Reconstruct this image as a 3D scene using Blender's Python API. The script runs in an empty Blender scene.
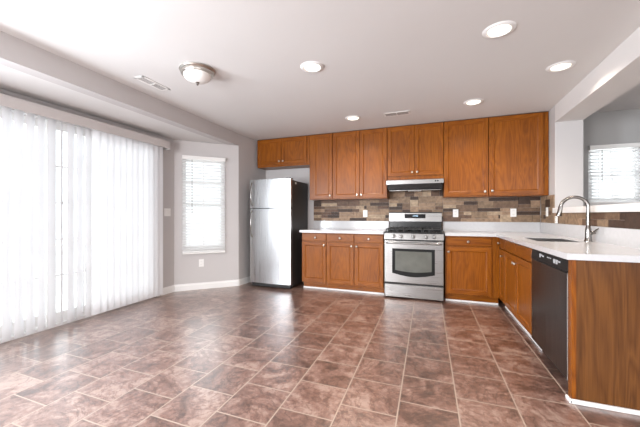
import bpy, bmesh, math, random
from mathutils import Vector, Matrix

random.seed(7)
SC = bpy.context.scene
COL = SC.collection
R = math.radians

# ------------------------------------------------------------------ camera, world, light, exposure
F_PX, PPX, PPY = 309.352, 307.0, 214.85
cam_data = bpy.data.cameras.new('camera')
cam = bpy.data.objects.new('camera', cam_data)
COL.objects.link(cam)
cam.location = (0.568, -5.078, 1.152)
cam.rotation_euler = (R(90), 0, R(21.298))
cam_data.sensor_width = 36.0
cam_data.lens = 36.0 * F_PX / 640
cam_data.shift_x = (320 - PPX) / 640
cam_data.shift_y = (PPY - 213.5) / 640
cam_data.clip_start = 0.05
SC.camera = cam

world = bpy.data.worlds.new('sky')
SC.world = world
world.use_nodes = True
bgn = world.node_tree.nodes['Background']
bgn.inputs[0].default_value = (0.93, 0.97, 1.0, 1)
bgn.inputs[1].default_value = 1.5

SC.view_settings.view_transform = 'Standard'
SC.view_settings.look = 'None'
SC.view_settings.gamma = 1
SC.view_settings.exposure = 0.4


def area(name, loc, rot, sx, sy, power, color=(1, 1, 1), spread=180):
    l = bpy.data.lights.new(name, 'AREA')
    l.shape = 'RECTANGLE'
    l.size, l.size_y = sx, sy
    l.energy = power
    l.color = color
    l.spread = R(spread)
    o = bpy.data.objects.new(name, l)
    COL.objects.link(o)
    o.location = loc
    o.rotation_euler = rot
    return o


# daylight through the house's openings, plus added fill lights behind the camera
area('patio_daylight', (-5.0, -3.07, 1.5), (0, R(-90), 0), 3.2, 4.6, 84, (0.92, 0.96, 1.0))
area('bay_daylight', (-2.97, -0.90, 1.3), (R(90), 0, R(-45 + 180 + 180 + 90 - 180)), 0.6, 1.4, 6, (0.95, 0.97, 1.0))
area('rear_fill_light', (3.4, -7.3, 1.45), (R(90), 0, 0), 3.6, 1.7, 50, (0.98, 0.98, 1.0))  # added soft fill behind the camera, through an invented rear opening
area('rear_left_fill_light', (-1.45, -7.3, 1.45), (R(90), 0, 0), 1.3, 1.7, 130, (0.98, 0.98, 1.0))  # second added rear fill, its opening invented too
area('dining_window_daylight', (2.78, 0.60, 1.65), (R(-90), 0, 0), 1.0, 1.2, 22, (0.95, 0.97, 1.0))


area('bay_near_daylight', (-3.05, -5.40, 1.35), (R(90), 0, R(-45)), 0.62, 1.4, 135, (0.86, 0.93, 1.0))
area('left_near_fill_light', (-2.65, -6.25, 1.45), (R(90), 0, R(-90)), 1.1, 1.5, 58, (0.88, 0.94, 1.0))  # added to brighten floor and ceiling; its window is invented


# ------------------------------------------------------------------ materials
def new_mat(name):
    m = bpy.data.materials.new(name)
    m.use_nodes = True
    nt = m.node_tree
    return m, nt, nt.nodes['Principled BSDF']


def plain(name, col, rough=0.5, metal=0.0, spec=0.5, noise=0.0, nscale=8.0, bump=0.0, bscale=200.0):
    m, nt, b = new_mat(name)
    b.inputs['Base Color'].default_value = (*col, 1)
    b.inputs['Roughness'].default_value = rough
    b.inputs['Metallic'].default_value = metal
    b.inputs['Specular IOR Level'].default_value = spec
    tc = nt.nodes.new('ShaderNodeTexCoord')
    if noise:
        n = nt.nodes.new('ShaderNodeTexNoise')
        n.inputs['Scale'].default_value = nscale
        n.inputs['Detail'].default_value = 4
        nt.links.new(tc.outputs['Object'], n.inputs['Vector'])
        r = nt.nodes.new('ShaderNodeValToRGB')
        r.color_ramp.elements[0].position = 0.3
        r.color_ramp.elements[1].position = 0.7
        r.color_ramp.elements[0].color = (*[c * (1 - noise) for c in col], 1)
        r.color_ramp.elements[1].color = (*[min(1, c * (1 + noise)) for c in col], 1)
        nt.links.new(n.outputs['Fac'], r.inputs[0])
        nt.links.new(r.outputs[0], b.inputs['Base Color'])
    if bump:
        n2 = nt.nodes.new('ShaderNodeTexNoise')
        n2.inputs['Scale'].default_value = bscale
        nt.links.new(tc.outputs['Object'], n2.inputs['Vector'])
        bp_ = nt.nodes.new('ShaderNodeBump')
        bp_.inputs['Strength'].default_value = bump
        bp_.inputs['Distance'].default_value = 0.002
        nt.links.new(n2.outputs['Fac'], bp_.inputs['Height'])
        nt.links.new(bp_.outputs[0], b.inputs['Normal'])
    return m


def emit(name, col, strength):
    m, nt, b = new_mat(name)
    b.inputs['Base Color'].default_value = (*col, 1)
    b.inputs['Emission Color'].default_value = (*col, 1)
    b.inputs['Emission Strength'].default_value = strength
    return m


def oak(name, axis, dark, mid, light, rough=0.32, figure=0.5):
    """Oak with its grain running along one axis."""
    m, nt, b = new_mat(name)
    N, L = nt.nodes.new, nt.links.new
    tc = N('ShaderNodeTexCoord')
    oi = N('ShaderNodeObjectInfo')
    add = N('ShaderNodeVectorMath'); add.operation = 'ADD'
    sc = N('ShaderNodeMath'); sc.operation = 'MULTIPLY'; sc.inputs[1].default_value = 37.0
    L(oi.outputs['Random'], sc.inputs[0])
    L(tc.outputs['Object'], add.inputs[0]); L(sc.outputs[0], add.inputs[1])

    def mapped(a, c):
        mp = N('ShaderNodeMapping')
        s = [c, c, c]; s[axis] = a
        mp.inputs['Scale'].default_value = s
        L(add.outputs[0], mp.inputs[0])
        return mp
    # broad cathedral figure
    n1 = N('ShaderNodeTexNoise'); n1.inputs['Scale'].default_value = 1.0
    n1.inputs['Detail'].default_value = 3; n1.inputs['Distortion'].default_value = 0.5
    L(mapped(0.6, 5.0).outputs[0], n1.inputs['Vector'])
    mul = N('ShaderNodeMath'); mul.operation = 'MULTIPLY'; mul.inputs[1].default_value = 15.0
    L(n1.outputs['Fac'], mul.inputs[0])
    fr = N('ShaderNodeMath'); fr.operation = 'PINGPONG'; fr.inputs[1].default_value = 0.5
    L(mul.outputs[0], fr.inputs[0])
    # fine pores
    n2 = N('ShaderNodeTexNoise'); n2.inputs['Scale'].default_value = 1.0; n2.inputs['Detail'].default_value = 5
    L(mapped(5.0, 150.0).outputs[0], n2.inputs['Vector'])
    # blotches
    n3 = N('ShaderNodeTexNoise'); n3.inputs['Scale'].default_value = 1.0; n3.inputs['Detail'].default_value = 2
    L(mapped(1.2, 6.0).outputs[0], n3.inputs['Vector'])
    a1 = N('ShaderNodeMath'); a1.operation = 'MULTIPLY'; a1.inputs[1].default_value = figure
    L(fr.outputs[0], a1.inputs[0])
    a2 = N('ShaderNodeMath'); a2.operation = 'MULTIPLY_ADD'; a2.inputs[1].default_value = 0.55
    L(n2.outputs['Fac'], a2.inputs[0]); L(a1.outputs[0], a2.inputs[2])
    a3 = N('ShaderNodeMath'); a3.operation = 'MULTIPLY_ADD'; a3.inputs[1].default_value = 0.35
    L(n3.outputs['Fac'], a3.inputs[0]); L(a2.outputs[0], a3.inputs[2])
    rp = N('ShaderNodeValToRGB')
    e = rp.color_ramp.elements
    e[0].position = 0.28; e[0].color = (*dark, 1)
    e[1].position = 0.78; e[1].color = (*light, 1)
    k = e.new(0.5); k.color = (*mid, 1)
    L(a3.outputs[0], rp.inputs[0])
    L(rp.outputs[0], b.inputs['Base Color'])
    b.inputs['Roughness'].default_value = rough
    b.inputs['Coat Weight'].default_value = 0.0
    b.inputs['Specular IOR Level'].default_value = 0.25
    b.inputs['Coat Roughness'].default_value = 0.18
    bm_ = N('ShaderNodeBump'); bm_.inputs['Strength'].default_value = 0.08; bm_.inputs['Distance'].default_value = 0.002
    L(n2.outputs['Fac'], bm_.inputs['Height']); L(bm_.outputs[0], b.inputs['Normal'])
    return m


def brushed(name, col, rough, axis, metal=1.0, var=0.12):
    m, nt, b = new_mat(name)
    N, L = nt.nodes.new, nt.links.new
    tc = N('ShaderNodeTexCoord')
    mp = N('ShaderNodeMapping')
    s = [160.0, 160.0, 160.0]; s[axis] = 2.0
    mp.inputs['Scale'].default_value = s
    L(tc.outputs['Object'], mp.inputs[0])
    n = N('ShaderNodeTexNoise'); n.inputs['Scale'].default_value = 1; n.inputs['Detail'].default_value = 3
    L(mp.outputs[0], n.inputs['Vector'])
    r = N('ShaderNodeMapRange')
    r.inputs[3].default_value = rough - var * 0.5; r.inputs[4].default_value = rough + var
    L(n.outputs['Fac'], r.inputs[0]); L(r.outputs[0], b.inputs['Roughness'])
    b.inputs['Base Color'].default_value = (*col, 1)
    b.inputs['Metallic'].default_value = metal
    bm_ = N('ShaderNodeBump'); bm_.inputs['Strength'].default_value = 0.05; bm_.inputs['Distance'].default_value = 0.001
    L(n.outputs['Fac'], bm_.inputs['Height']); L(bm_.outputs[0], b.inputs['Normal'])
    return m


def tile_floor():
    m, nt, b = new_mat('slate_look_tile')
    N, L = nt.nodes.new, nt.links.new
    tc = N('ShaderNodeTexCoord')
    sx = N('ShaderNodeSeparateXYZ'); L(tc.outputs['Object'], sx.inputs[0])
    ox = N('ShaderNodeMath'); ox.operation = 'ADD'; ox.inputs[1].default_value = -0.405 + 0.3305 * 40
    L(sx.outputs[0], ox.inputs[0])
    oy = N('ShaderNodeMath'); oy.operation = 'ADD'; oy.inputs[1].default_value = 20.13
    L(sx.outputs[1], oy.inputs[0])
    cb = N('ShaderNodeCombineXYZ'); L(oy.outputs[0], cb.inputs[0]); L(ox.outputs[0], cb.inputs[1])
    br = N('ShaderNodeTexBrick')
    br.offset = 0.5
    br.inputs['Color1'].default_value = (0, 0, 0, 1); br.inputs['Color2'].default_value = (1, 1, 1, 1)
    br.inputs['Scale'].default_value = 1
    br.inputs['Mortar Size'].default_value = 0.0045
    br.inputs['Mortar Smooth'].default_value = 0.3
    br.inputs['Brick Width'].default_value = 0.331
    br.inputs['Row Height'].default_value = 0.3305
    L(cb.outputs[0], br.inputs['Vector'])
    w = N('ShaderNodeMath'); w.operation = 'MULTIPLY'; w.inputs[1].default_value = 23.0
    L(br.outputs['Color'], w.inputs[0])

    def noise(scale, detail, dist, rough=0.5):
        n = N('ShaderNodeTexNoise'); n.noise_dimensions = '4D'
        n.inputs['Scale'].default_value = scale; n.inputs['Detail'].default_value = detail
        n.inputs['Distortion'].default_value = dist; n.inputs['Roughness'].default_value = rough
        L(tc.outputs['Object'], n.inputs['Vector']); L(w.outputs[0], n.inputs['W'])
        return n
    n1 = noise(3.2, 10, 1.8, 0.68)
    n2 = noise(20.0, 10, 0.8, 0.75)
    n3 = noise(2.2, 6, 3.0, 0.6)
    mx = N('ShaderNodeMath'); mx.operation = 'MULTIPLY_ADD'; mx.inputs[1].default_value = 0.60
    L(n2.outputs['Fac'], mx.inputs[0]); L(n1.outputs['Fac'], mx.inputs[2])
    tv = N('ShaderNodeMath'); tv.operation = 'MULTIPLY_ADD'; tv.inputs[1].default_value = 0.10
    L(br.outputs['Color'], tv.inputs[0]); L(mx.outputs[0], tv.inputs[2])
    v1 = N('ShaderNodeMath'); v1.operation = 'SUBTRACT'; v1.inputs[1].default_value = 0.5
    L(n3.outputs['Fac'], v1.inputs[0])
    v2 = N('ShaderNodeMath'); v2.operation = 'ABSOLUTE'; L(v1.outputs[0], v2.inputs[0])
    v3 = N('ShaderNodeMapRange'); v3.inputs[1].default_value = 0.0; v3.inputs[2].default_value = 0.03
    v3.inputs[3].default_value = -0.13; v3.inputs[4].default_value = 0.0
    L(v2.outputs[0], v3.inputs[0])
    v4 = N('ShaderNodeMath'); v4.operation = 'ADD'; L(tv.outputs[0], v4.inputs[0]); L(v3.outputs[0], v4.inputs[1])
    tv = v4
    rp = N('ShaderNodeValToRGB'); e = rp.color_ramp.elements
    e[0].position = 0.66; e[0].color = (0.062, 0.029, 0.020, 1)
    e[1].position = 1.0; e[1].color = (0.35, 0.240, 0.195, 1)
    k = e.new(0.76); k.color = (0.125, 0.060, 0.042, 1)
    k = e.new(0.87); k.color = (0.205, 0.108, 0.082, 1)
    L(tv.outputs[0], rp.inputs[0])
    mix = N('ShaderNodeMix'); mix.data_type = 'RGBA'
    L(br.outputs['Fac'], mix.inputs[0]); L(rp.outputs[0], mix.inputs[6])
    mix.inputs[7].default_value = (0.40, 0.31, 0.25, 1)
    L(mix.outputs[2], b.inputs['Base Color'])
    rr = N('ShaderNodeMapRange'); rr.inputs[3].default_value = 0.30; rr.inputs[4].default_value = 0.46
    L(n2.outputs['Fac'], rr.inputs[0])
    rm = N('ShaderNodeMath'); rm.operation = 'MULTIPLY_ADD'; rm.inputs[1].default_value = 0.4
    L(br.outputs['Fac'], rm.inputs[0]); L(rr.outputs[0], rm.inputs[2])
    L(rm.outputs[0], b.inputs['Roughness'])
    b.inputs['Specular IOR Level'].default_value = 0.8
    b.inputs['Coat Weight'].default_value = 0.9
    b.inputs['Coat IOR'].default_value = 1.9
    b.inputs['Coat Roughness'].default_value = 0.30
    inv = N('ShaderNodeMath'); inv.operation = 'SUBTRACT'; inv.inputs[0].default_value = 1.0
    L(br.outputs['Fac'], inv.inputs[1])
    h = N('ShaderNodeMath'); h.operation = 'MULTIPLY_ADD'; h.inputs[1].default_value = 0.35
    L(n1.outputs['Fac'], h.inputs[0]); L(inv.outputs[0], h.inputs[2])
    bm_ = N('ShaderNodeBump'); bm_.inputs['Strength'].default_value = 0.35; bm_.inputs['Distance'].default_value = 0.004
    L(h.outputs[0], bm_.inputs['Height']); L(bm_.outputs[0], b.inputs['Normal'])
    return m


def glass_mat():
    m = bpy.data.materials.new('window_glass'); m.use_nodes = True
    nt = m.node_tree; nt.nodes.clear()
    o = nt.nodes.new('ShaderNodeOutputMaterial')
    t = nt.nodes.new('ShaderNodeBsdfTransparent'); t.inputs[0].default_value = (0.96, 0.98, 0.98, 1)
    g = nt.nodes.new('ShaderNodeBsdfGlossy'); g.inputs['Roughness'].default_value = 0.02
    f = nt.nodes.new('ShaderNodeFresnel'); f.inputs[0].default_value = 1.35
    mx = nt.nodes.new('ShaderNodeMixShader')
    nt.links.new(f.outputs[0], mx.inputs[0]); nt.links.new(t.outputs[0], mx.inputs[1]); nt.links.new(g.outputs[0], mx.inputs[2])
    nt.links.new(mx.outputs[0], o.inputs[0])
    return m


def translucent(name, col, amt):
    m = bpy.data.materials.new(name); m.use_nodes = True
    nt = m.node_tree; nt.nodes.clear()
    o = nt.nodes.new('ShaderNodeOutputMaterial')
    d = nt.nodes.new('ShaderNodeBsdfDiffuse'); d.inputs[0].default_value = (*col, 1)
    t = nt.nodes.new('ShaderNodeBsdfTranslucent'); t.inputs[0].default_value = (*col, 1)
    mx = nt.nodes.new('ShaderNodeMixShader'); mx.inputs[0].default_value = amt
    nt.links.new(d.outputs[0], mx.inputs[1]); nt.links.new(t.outputs[0], mx.inputs[2])
    nt.links.new(mx.outputs[0], o.inputs[0])
    return m


def stone(name, col):
    return plain(name, col, rough=0.6, noise=0.28, nscale=26, bump=0.5, bscale=60)


M = {}
M['wall'] = plain('wall_paint', (0.54, 0.515, 0.51), 0.85, noise=0.015, nscale=2, bump=0.05, bscale=300)
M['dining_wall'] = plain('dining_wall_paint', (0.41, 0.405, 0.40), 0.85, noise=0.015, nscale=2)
M['ceiling'] = plain('ceiling_paint', (0.69, 0.675, 0.665), 0.9, noise=0.012, nscale=1.5)
M['white'] = plain('white_trim_paint', (0.80, 0.79, 0.78), 0.4, noise=0.01)
M['beam'] = plain('beam_paint', (0.72, 0.695, 0.68), 0.8, noise=0.012, nscale=2)
M['column'] = plain('column_paint', (0.54, 0.52, 0.515), 0.8, noise=0.012, nscale=2)
M['floor'] = tile_floor()
OAK_D, OAK_M, OAK_L = (0.112, 0.028, 0.0015), (0.200, 0.0535, 0.0025), (0.275, 0.084, 0.005)
M['oak_v'] = oak('oak_upright_grain', 2, OAK_D, OAK_M, OAK_L)
M['oak_x'] = oak('oak_sideways_grain', 0, OAK_D, OAK_M, OAK_L)
M['oak_y'] = oak('oak_lengthways_grain', 1, OAK_D, OAK_M, OAK_L)
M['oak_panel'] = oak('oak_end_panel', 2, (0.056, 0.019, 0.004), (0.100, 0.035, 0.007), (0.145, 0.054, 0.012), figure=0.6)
M['gap'] = plain('cabinet_shadow_gap', (0.09, 0.03, 0.010), 0.7, noise=0.1)
M['knob'] = plain('brushed_nickel', (0.55, 0.52, 0.48), 0.28, 1.0, noise=0.03)
M['quartz'] = plain('white_quartz', (0.53, 0.528, 0.54), 0.16, noise=0.03, nscale=30)
M['steel'] = brushed('stainless_steel', (0.31, 0.305, 0.30), 0.27, 0)
M['steel_v'] = brushed('stainless_steel_door', (0.50, 0.50, 0.505), 0.26, 2)
M['steel_dark'] = brushed('black_stainless', (0.050, 0.041, 0.038), 0.28, 2)
M['sink_steel'] = brushed('sink_steel', (0.20, 0.19, 0.185), 0.30, 0)
M['chrome'] = plain('faucet_nickel', (0.29, 0.275, 0.26), 0.18, 1.0, noise=0.02)
M['black'] = plain('black_enamel', (0.010, 0.010, 0.011), 0.25, noise=0.1)
M['black_matte'] = plain('black_plastic', (0.018, 0.017, 0.017), 0.55, noise=0.1)
M['frame_black'] = plain('frame_black', (0.008, 0.008, 0.008), 0.5, spec=0.2, noise=0.1)
M['iron'] = plain('cast_iron', (0.012, 0.012, 0.012), 0.6, bump=0.3)
M['oven_glass'] = plain('oven_glass', (0.11, 0.118, 0.105), 0.08, 0.0, 1.0, noise=0.1)  # gray-green base colour stands in for a pale reflection on the glass
M['display'] = plain('display_glass', (0.012, 0.012, 0.014), 0.12, noise=0.05)
M['fridge_side'] = plain('fridge_side_black', (0.020, 0.018, 0.017), 0.45, bump=0.25, bscale=500)
M['plastic'] = plain('white_plastic', (0.82, 0.81, 0.79), 0.35, noise=0.01)
M['valance'] = plain('valance_vinyl', (0.60, 0.57, 0.56), 0.5, noise=0.01)
M['slot'] = plain('socket_slot', (0.05, 0.05, 0.05), 0.6, noise=0.05)
M['glyph'] = plain('pale_print', (0.45, 0.46, 0.48), 0.4, noise=0.02)
M['glass'] = glass_mat()
M['vane'] = translucent('white_vinyl_vane', (0.86, 0.86, 0.88), 0.36)
M['slat'] = translucent('white_blind_slat', (0.88, 0.88, 0.88), 0.5)
M['bowl'] = plain('frosted_white_glass', (0.86, 0.84, 0.81), 0.25, noise=0.02)
M['lens'] = emit('lamp_lens', (1.0, 0.87, 0.70), 3.0)
M['digits'] = emit('clock_digits', (0.55, 0.75, 0.9), 1.2)
M['vent_dark'] = plain('vent_shadow', (0.33, 0.31, 0.30), 0.8, noise=0.05)
M['ground'] = plain('pale_patio_concrete', (0.80, 0.79, 0.77), 0.9, noise=0.05, nscale=3)
# M['bark'] = plain('tree_bark', (0.30, 0.22, 0.15), 0.9, noise=0.2)
# M['leaf'] = plain('garden_leaves', (0.20, 0.30, 0.12), 0.8, noise=0.3)
STONES = [stone('stone_tan', (0.31, 0.205, 0.13)), stone('stone_sand', (0.41, 0.30, 0.20)), stone('stone_dark', (0.052, 0.028, 0.018)),
          stone('stone_brown', (0.125, 0.070, 0.043)), stone('stone_taupe', (0.24, 0.16, 0.10)), stone('stone_umber', (0.17, 0.105, 0.065))]


# ------------------------------------------------------------------ mesh helpers
class MB:
    """Collects shapes in world coordinates; build() links them as one mesh object."""
    def __init__(self):
        self.bm = bmesh.new()

    def _mark(self, verts, mi):
        fs = set()
        for v in verts:
            fs.update(v.link_faces)
        for f in fs:
            f.material_index = mi
        return fs

    def box(self, x0, x1, y0, y1, z0, z1, bev=0.0, mi=0, seg=2):
        ret = bmesh.ops.create_cube(self.bm, size=1)
        vs = ret['verts']
        bmesh.ops.scale(self.bm, vec=(abs(x1 - x0), abs(y1 - y0), abs(z1 - z0)), verts=vs)
        bmesh.ops.translate(self.bm, vec=((x0 + x1) / 2, (y0 + y1) / 2, (z0 + z1) / 2), verts=vs)
        self._mark(vs, mi)
        if bev > 0:
            es = set()
            for v in vs:
                es.update(v.link_edges)
            bmesh.ops.bevel(self.bm, geom=list(es), offset=bev, segments=seg, affect='EDGES', profile=0.5, material=-1)
        return self

    def prism(self, pts, z0, z1, mi=0):
        """Vertical prism over a floor polygon."""
        lo = [self.bm.verts.new((x, y, z0)) for x, y in pts]
        hi = [self.bm.verts.new((x, y, z1)) for x, y in pts]
        n = len(pts)
        fs = [self.bm.faces.new(lo[::-1]), self.bm.faces.new(hi)]
        for i in range(n):
            fs.append(self.bm.faces.new((lo[i], lo[(i + 1) % n], hi[(i + 1) % n], hi[i])))
        for f in fs:
            f.material_index = mi
        return self

    def extrude(self, prof, axis, a0, a1, mi=0):
        """Profile polygon extruded along an axis ('x': prof is (y,z); 'y': prof is (x,z))."""
        def P(p, a):
            return (a, p[0], p[1]) if axis == 'x' else ((p[0], a, p[1]) if axis == 'y' else (p[0], p[1], a))
        lo = [self.bm.verts.new(P(p, a0)) for p in prof]
        hi = [self.bm.verts.new(P(p, a1)) for p in prof]
        n = len(prof)
        fs = [self.bm.faces.new(lo[::-1]), self.bm.faces.new(hi)]
        for i in range(n):
            fs.append(self.bm.faces.new((lo[i], lo[(i + 1) % n], hi[(i + 1) % n], hi[i])))
        for f in fs:
            f.material_index = mi
        return self

    def lathe(self, prof, center, axis=(0, 0, 1), n=32, mi=0, smooth=True):
        """Profile of (radius, height) turned about an axis through center."""
        A = Vector(axis).normalized()
        q = Vector((0, 0, 1)).rotation_difference(A)
        rings = []
        for r, h in prof:
            ring = []
            for k in range(n):
                a = 2 * math.pi * k / n
                v = q @ Vector((r * math.cos(a), r * math.sin(a), h)) + Vector(center)
                ring.append(self.bm.verts.new(v))
            rings.append(ring)
        fs = []
        for i in range(len(rings) - 1):
            for k in range(n):
                fs.append(self.bm.faces.new((rings[i][k], rings[i][(k + 1) % n], rings[i + 1][(k + 1) % n], rings[i + 1][k])))
        fs.append(self.bm.faces.new(rings[0][::-1]))
        fs.append(self.bm.faces.new(rings[-1]))
        for f in fs:
            f.material_index = mi
            f.smooth = smooth
        fs[-1].smooth = fs[-2].smooth = False
        return self

    def tube(self, pts, r, n=14, mi=0, radii=None):
        pts = [Vector(p) for p in pts]
        rings = []
        up = Vector((0.13, 0.31, 0.94)).normalized()
        prev = None
        for i, p in enumerate(pts):
            t = (pts[min(i + 1, len(pts) - 1)] - pts[max(i - 1, 0)]).normalized()
            if prev is None:
                a = t.cross(up).normalized()
            else:
                a = (prev - t * prev.dot(t)).normalized()
            prev = a
            b = t.cross(a)
            rr = radii[i] if radii else r
            rings.append([self.bm.verts.new(p + (a * math.cos(2 * math.pi * k / n) + b * math.sin(2 * math.pi * k / n)) * rr) for k in range(n)])
        fs = []
        for i in range(len(rings) - 1):
            for k in range(n):
                fs.append(self.bm.faces.new((rings[i][k], rings[i][(k + 1) % n], rings[i + 1][(k + 1) % n], rings[i + 1][k])))
        c = [self.bm.faces.new(rings[0][::-1]), self.bm.faces.new(rings[-1])]
        for f in fs:
            f.smooth = True
            f.material_index = mi
        for f in c:
            f.material_index = mi
        return self

    def move(self, mat):
        bmesh.ops.transform(self.bm, matrix=mat, verts=self.bm.verts[:])
        return self

    def build(self, name, mat, parent=None):
        mats = mat if isinstance(mat, (list, tuple)) else [mat]
        bmesh.ops.recalc_face_normals(self.bm, faces=self.bm.faces[:])
        root = parent
        while root is not None and root.parent is not None:
            root = root.parent
        off = Vector(root.location) if root is not None else None
        if off is not None:
            rot = root.rotation_euler.to_matrix().to_4x4()
            inv = (Matrix.Translation(off) @ rot).inverted()
            bmesh.ops.transform(self.bm, matrix=inv, verts=self.bm.verts[:])
        for e in self.bm.edges:
            fs = e.link_faces
            if len(fs) == 2 and (not fs[0].smooth or not fs[1].smooth or fs[0].normal.angle(fs[1].normal, 0) > R(50)):
                e.smooth = False
        me = bpy.data.meshes.new(name)
        self.bm.to_mesh(me)
        self.bm.free()
        for m in mats:
            me.materials.append(m)
        o = bpy.data.objects.new(name, me)
        COL.objects.link(o)
        if parent is not None:
            o.parent = parent
        return o


def thing(name, label, cat, loc=(0, 0, 0), group=None):
    o = bpy.data.objects.new(name, None)
    o.empty_display_size = 0.1
    COL.objects.link(o)
    o.location = loc
    o['label'] = label
    o['category'] = cat
    if group:
        o['group'] = group
    return o


def tag(o, label, cat, group=None):
    o['label'] = label
    o['category'] = cat
    if group:
        o['group'] = group
    return o


def struct(o):
    o['kind'] = 'structure'
    return o


# ------------------------------------------------------------------ room geometry constants
H = 2.472
SKEW = math.tan(R(1.555))


def bx(y, off=0.0):
    """x of the kitchen face of the right-hand half wall and beam (slightly out of square)."""
    return 2.012 + SKEW * y + off


BAY_Z = 2.28
C0 = (-2.235, 0.0)           # back left corner
C1 = (-2.300, -0.79)         # left wall meets the angled bay wall
C2 = (-2.98, -1.47)          # angled bay wall meets the patio wall
PX = -2.98
C3 = (-2.98, -4.62)
C4 = (-2.278, -5.30)
C5 = (-2.278, -7.10)
YREAR = -7.10
XRIGHT = 5.6

# ------------------------------------------------------------------ floor, ceiling, outside ground
struct(MB().box(-3.2, XRIGHT + 0.1, YREAR - 0.1, 0.15, -0.12, 0.0).build('floor', M['floor']))
struct(MB().box(-2.42, XRIGHT + 0.1, YREAR - 0.1, 0.15, H, H + 0.12).build('ceiling', M['ceiling']))
struct(MB().prism([(C1[0] - 0.06, C1[1]), (C1[0] - 0.06, C1[1] + 0.10), (C2[0] - 0.12, C2[1] + 0.10), (C3[0] - 0.12, C3[1] - 0.1), (C4[0] - 0.06, C4[1] - 0.10)], BAY_Z + 0.003, BAY_Z + 0.06).build('ceiling_bay', M['ceiling']))
struct(MB().box(-14, -3.25, -14, 8, -0.30, -0.15).build('ground', M['ground']))


# ------------------------------------------------------------------ walls
def wall_run(name, p0, p1, z0, z1, th, openings, mat):
    """Wall along p0->p1 whose room face is on that line; thickness goes to the left of the direction.
    openings: (s0, s1, z0, z1) measured along the run."""
    p0, p1 = Vector((*p0, 0)), Vector((*p1, 0))
    d = (p1 - p0).normalized()
    n = Vector((-d.y, d.x, 0))
    ln = (p1 - p0).length
    mb = MB()

    def seg(s0, s1, a, b_):
        if s1 - s0 < 1e-4 or b_ - a < 1e-4:
            return
        a0, a1 = p0 + d * s0, p0 + d * s1
        mb.prism([(a0.x, a0.y), (a1.x, a1.y), (a1.x + n.x * th, a1.y + n.y * th), (a0.x + n.x * th, a0.y + n.y * th)], a, b_)
    s = 0
    for (s0, s1, oz0, oz1) in sorted(openings):
        seg(s, s0, z0, z1)
        seg(s0, s1, z0, oz0)
        seg(s0, s1, oz1, z1)
        s = s1
    seg(s, ln, z0, z1)
    return struct(mb.build(name, mat))


# back wall, kitchen part and dining part (one plane)
wall_run('wall_back', (2.15, 0), (C0[0] - 0.1, 0), 0, H, -0.12, [], M['wall'])
DW = (2.515, 3.03, 1.30, 2.02)   # dining window opening x0,x1,z0,z1
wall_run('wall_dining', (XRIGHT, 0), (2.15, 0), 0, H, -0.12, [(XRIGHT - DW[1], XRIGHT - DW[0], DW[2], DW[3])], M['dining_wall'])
# left wall stub and header over the bay
wall_run('wall_left', C0, C1, 0, H, -0.12, [], M['wall'])
hd = MB()
hd.prism([C1, C4, (C4[0] - 0.13, C4[1]), (C1[0] - 0.13, C1[1])], BAY_Z + 0.0, H)
struct(hd.build('wall_bay_header', M['wall']))
L_ANG = math.hypot(C2[0] - C1[0], C2[1] - C1[1])
AW = (0.225, 0.845, 0.60, 2.03)  # bay window opening along the angled wall
wall_run('wall_bay_angled', C1, C2, 0, BAY_Z, -0.12, [AW], M['wall'])
SL = (0.33, 2.87, 0.0, 2.16)     # sliding door opening along the patio wall (from C2)
wall_run('wall_patio', C2, C3, 0, BAY_Z, -0.14, [SL], M['wall'])
wall_run('wall_bay_near', C3, C4, 0, BAY_Z, -0.12, [(0.16, 0.80, 0.60, 2.03)], M['wall'])
wall_run('wall_left_near', C4, C5, 0, H, -0.12, [(0.40, 1.50, 0.70, 2.20)], M['wall'])  # opening cut for the added left fill light outside
wall_run('wall_rear', C5, (XRIGHT, YREAR), 0, H, -0.12, [(0.18, 1.48, 0.60, 2.30), (3.88, 7.5, 0.60, 2.30)], M['wall'])  # both openings cut for the added rear fill lights
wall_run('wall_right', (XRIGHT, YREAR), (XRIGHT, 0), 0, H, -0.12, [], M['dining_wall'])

# wall stub, half wall, beam on the right
YS, YE = -0.52, -2.74
stub = MB().prism([(bx(0), 0.0), (bx(YS), YS), (bx(YS, 0.272), YS), (bx(0, 0.272), 0.0)], 0, H)
struct(stub.build('wall_right_stub', M['column']))
hw = MB().prism([(bx(YS), YS), (bx(YE), YE), (bx(YE, 0.272), YE), (bx(YS, 0.272), YS)], 0, 1.175)
struct(hw.build('wall_half', M['beam']))
beam = MB().prism([(bx(YS), YS), (bx(YREAR), YREAR), (bx(YREAR, 0.272), YREAR), (bx(YS, 0.272), YS)], 2.267, H)
struct(beam.build('wall_beam', M['beam']))
cap = MB().prism([(bx(YS, -0.025), YS), (bx(YE, -0.025), YE - 0.02), (bx(YE, 0.30), YE - 0.02), (bx(YS, 0.30), YS)], 1.175, 1.235)
struct(cap.build('trim_1', M['white']))

# baseboards
def baseboard(name, p0, p1, h=0.10, th=0.014):
    p0, p1 = Vector((*p0, 0)), Vector((*p1, 0))
    d = (p1 - p0).normalized(); n = Vector((d.y, -d.x, 0)) * -1
    n = Vector((-d.y, d.x, 0)) * -1 * -1
    mb = MB()
    prof = [(0, 0), (th, 0), (th, h * 0.72), (th * 0.55, h * 0.85), (th * 0.4, h), (0, h)]
    lo = [mb.bm.verts.new(p0 + n * a + Vector((0, 0, z))) for a, z in prof]
    hi = [mb.bm.verts.new(p1 + n * a + Vector((0, 0, z))) for a, z in prof]
    k = len(prof)
    mb.bm.faces.new(lo[::-1]); mb.bm.faces.new(hi)
    for i in range(k):
        mb.bm.faces.new((lo[i], lo[(i + 1) % k], hi[(i + 1) % k], hi[i]))
    return struct(mb.build(name, M['white']))


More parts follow.
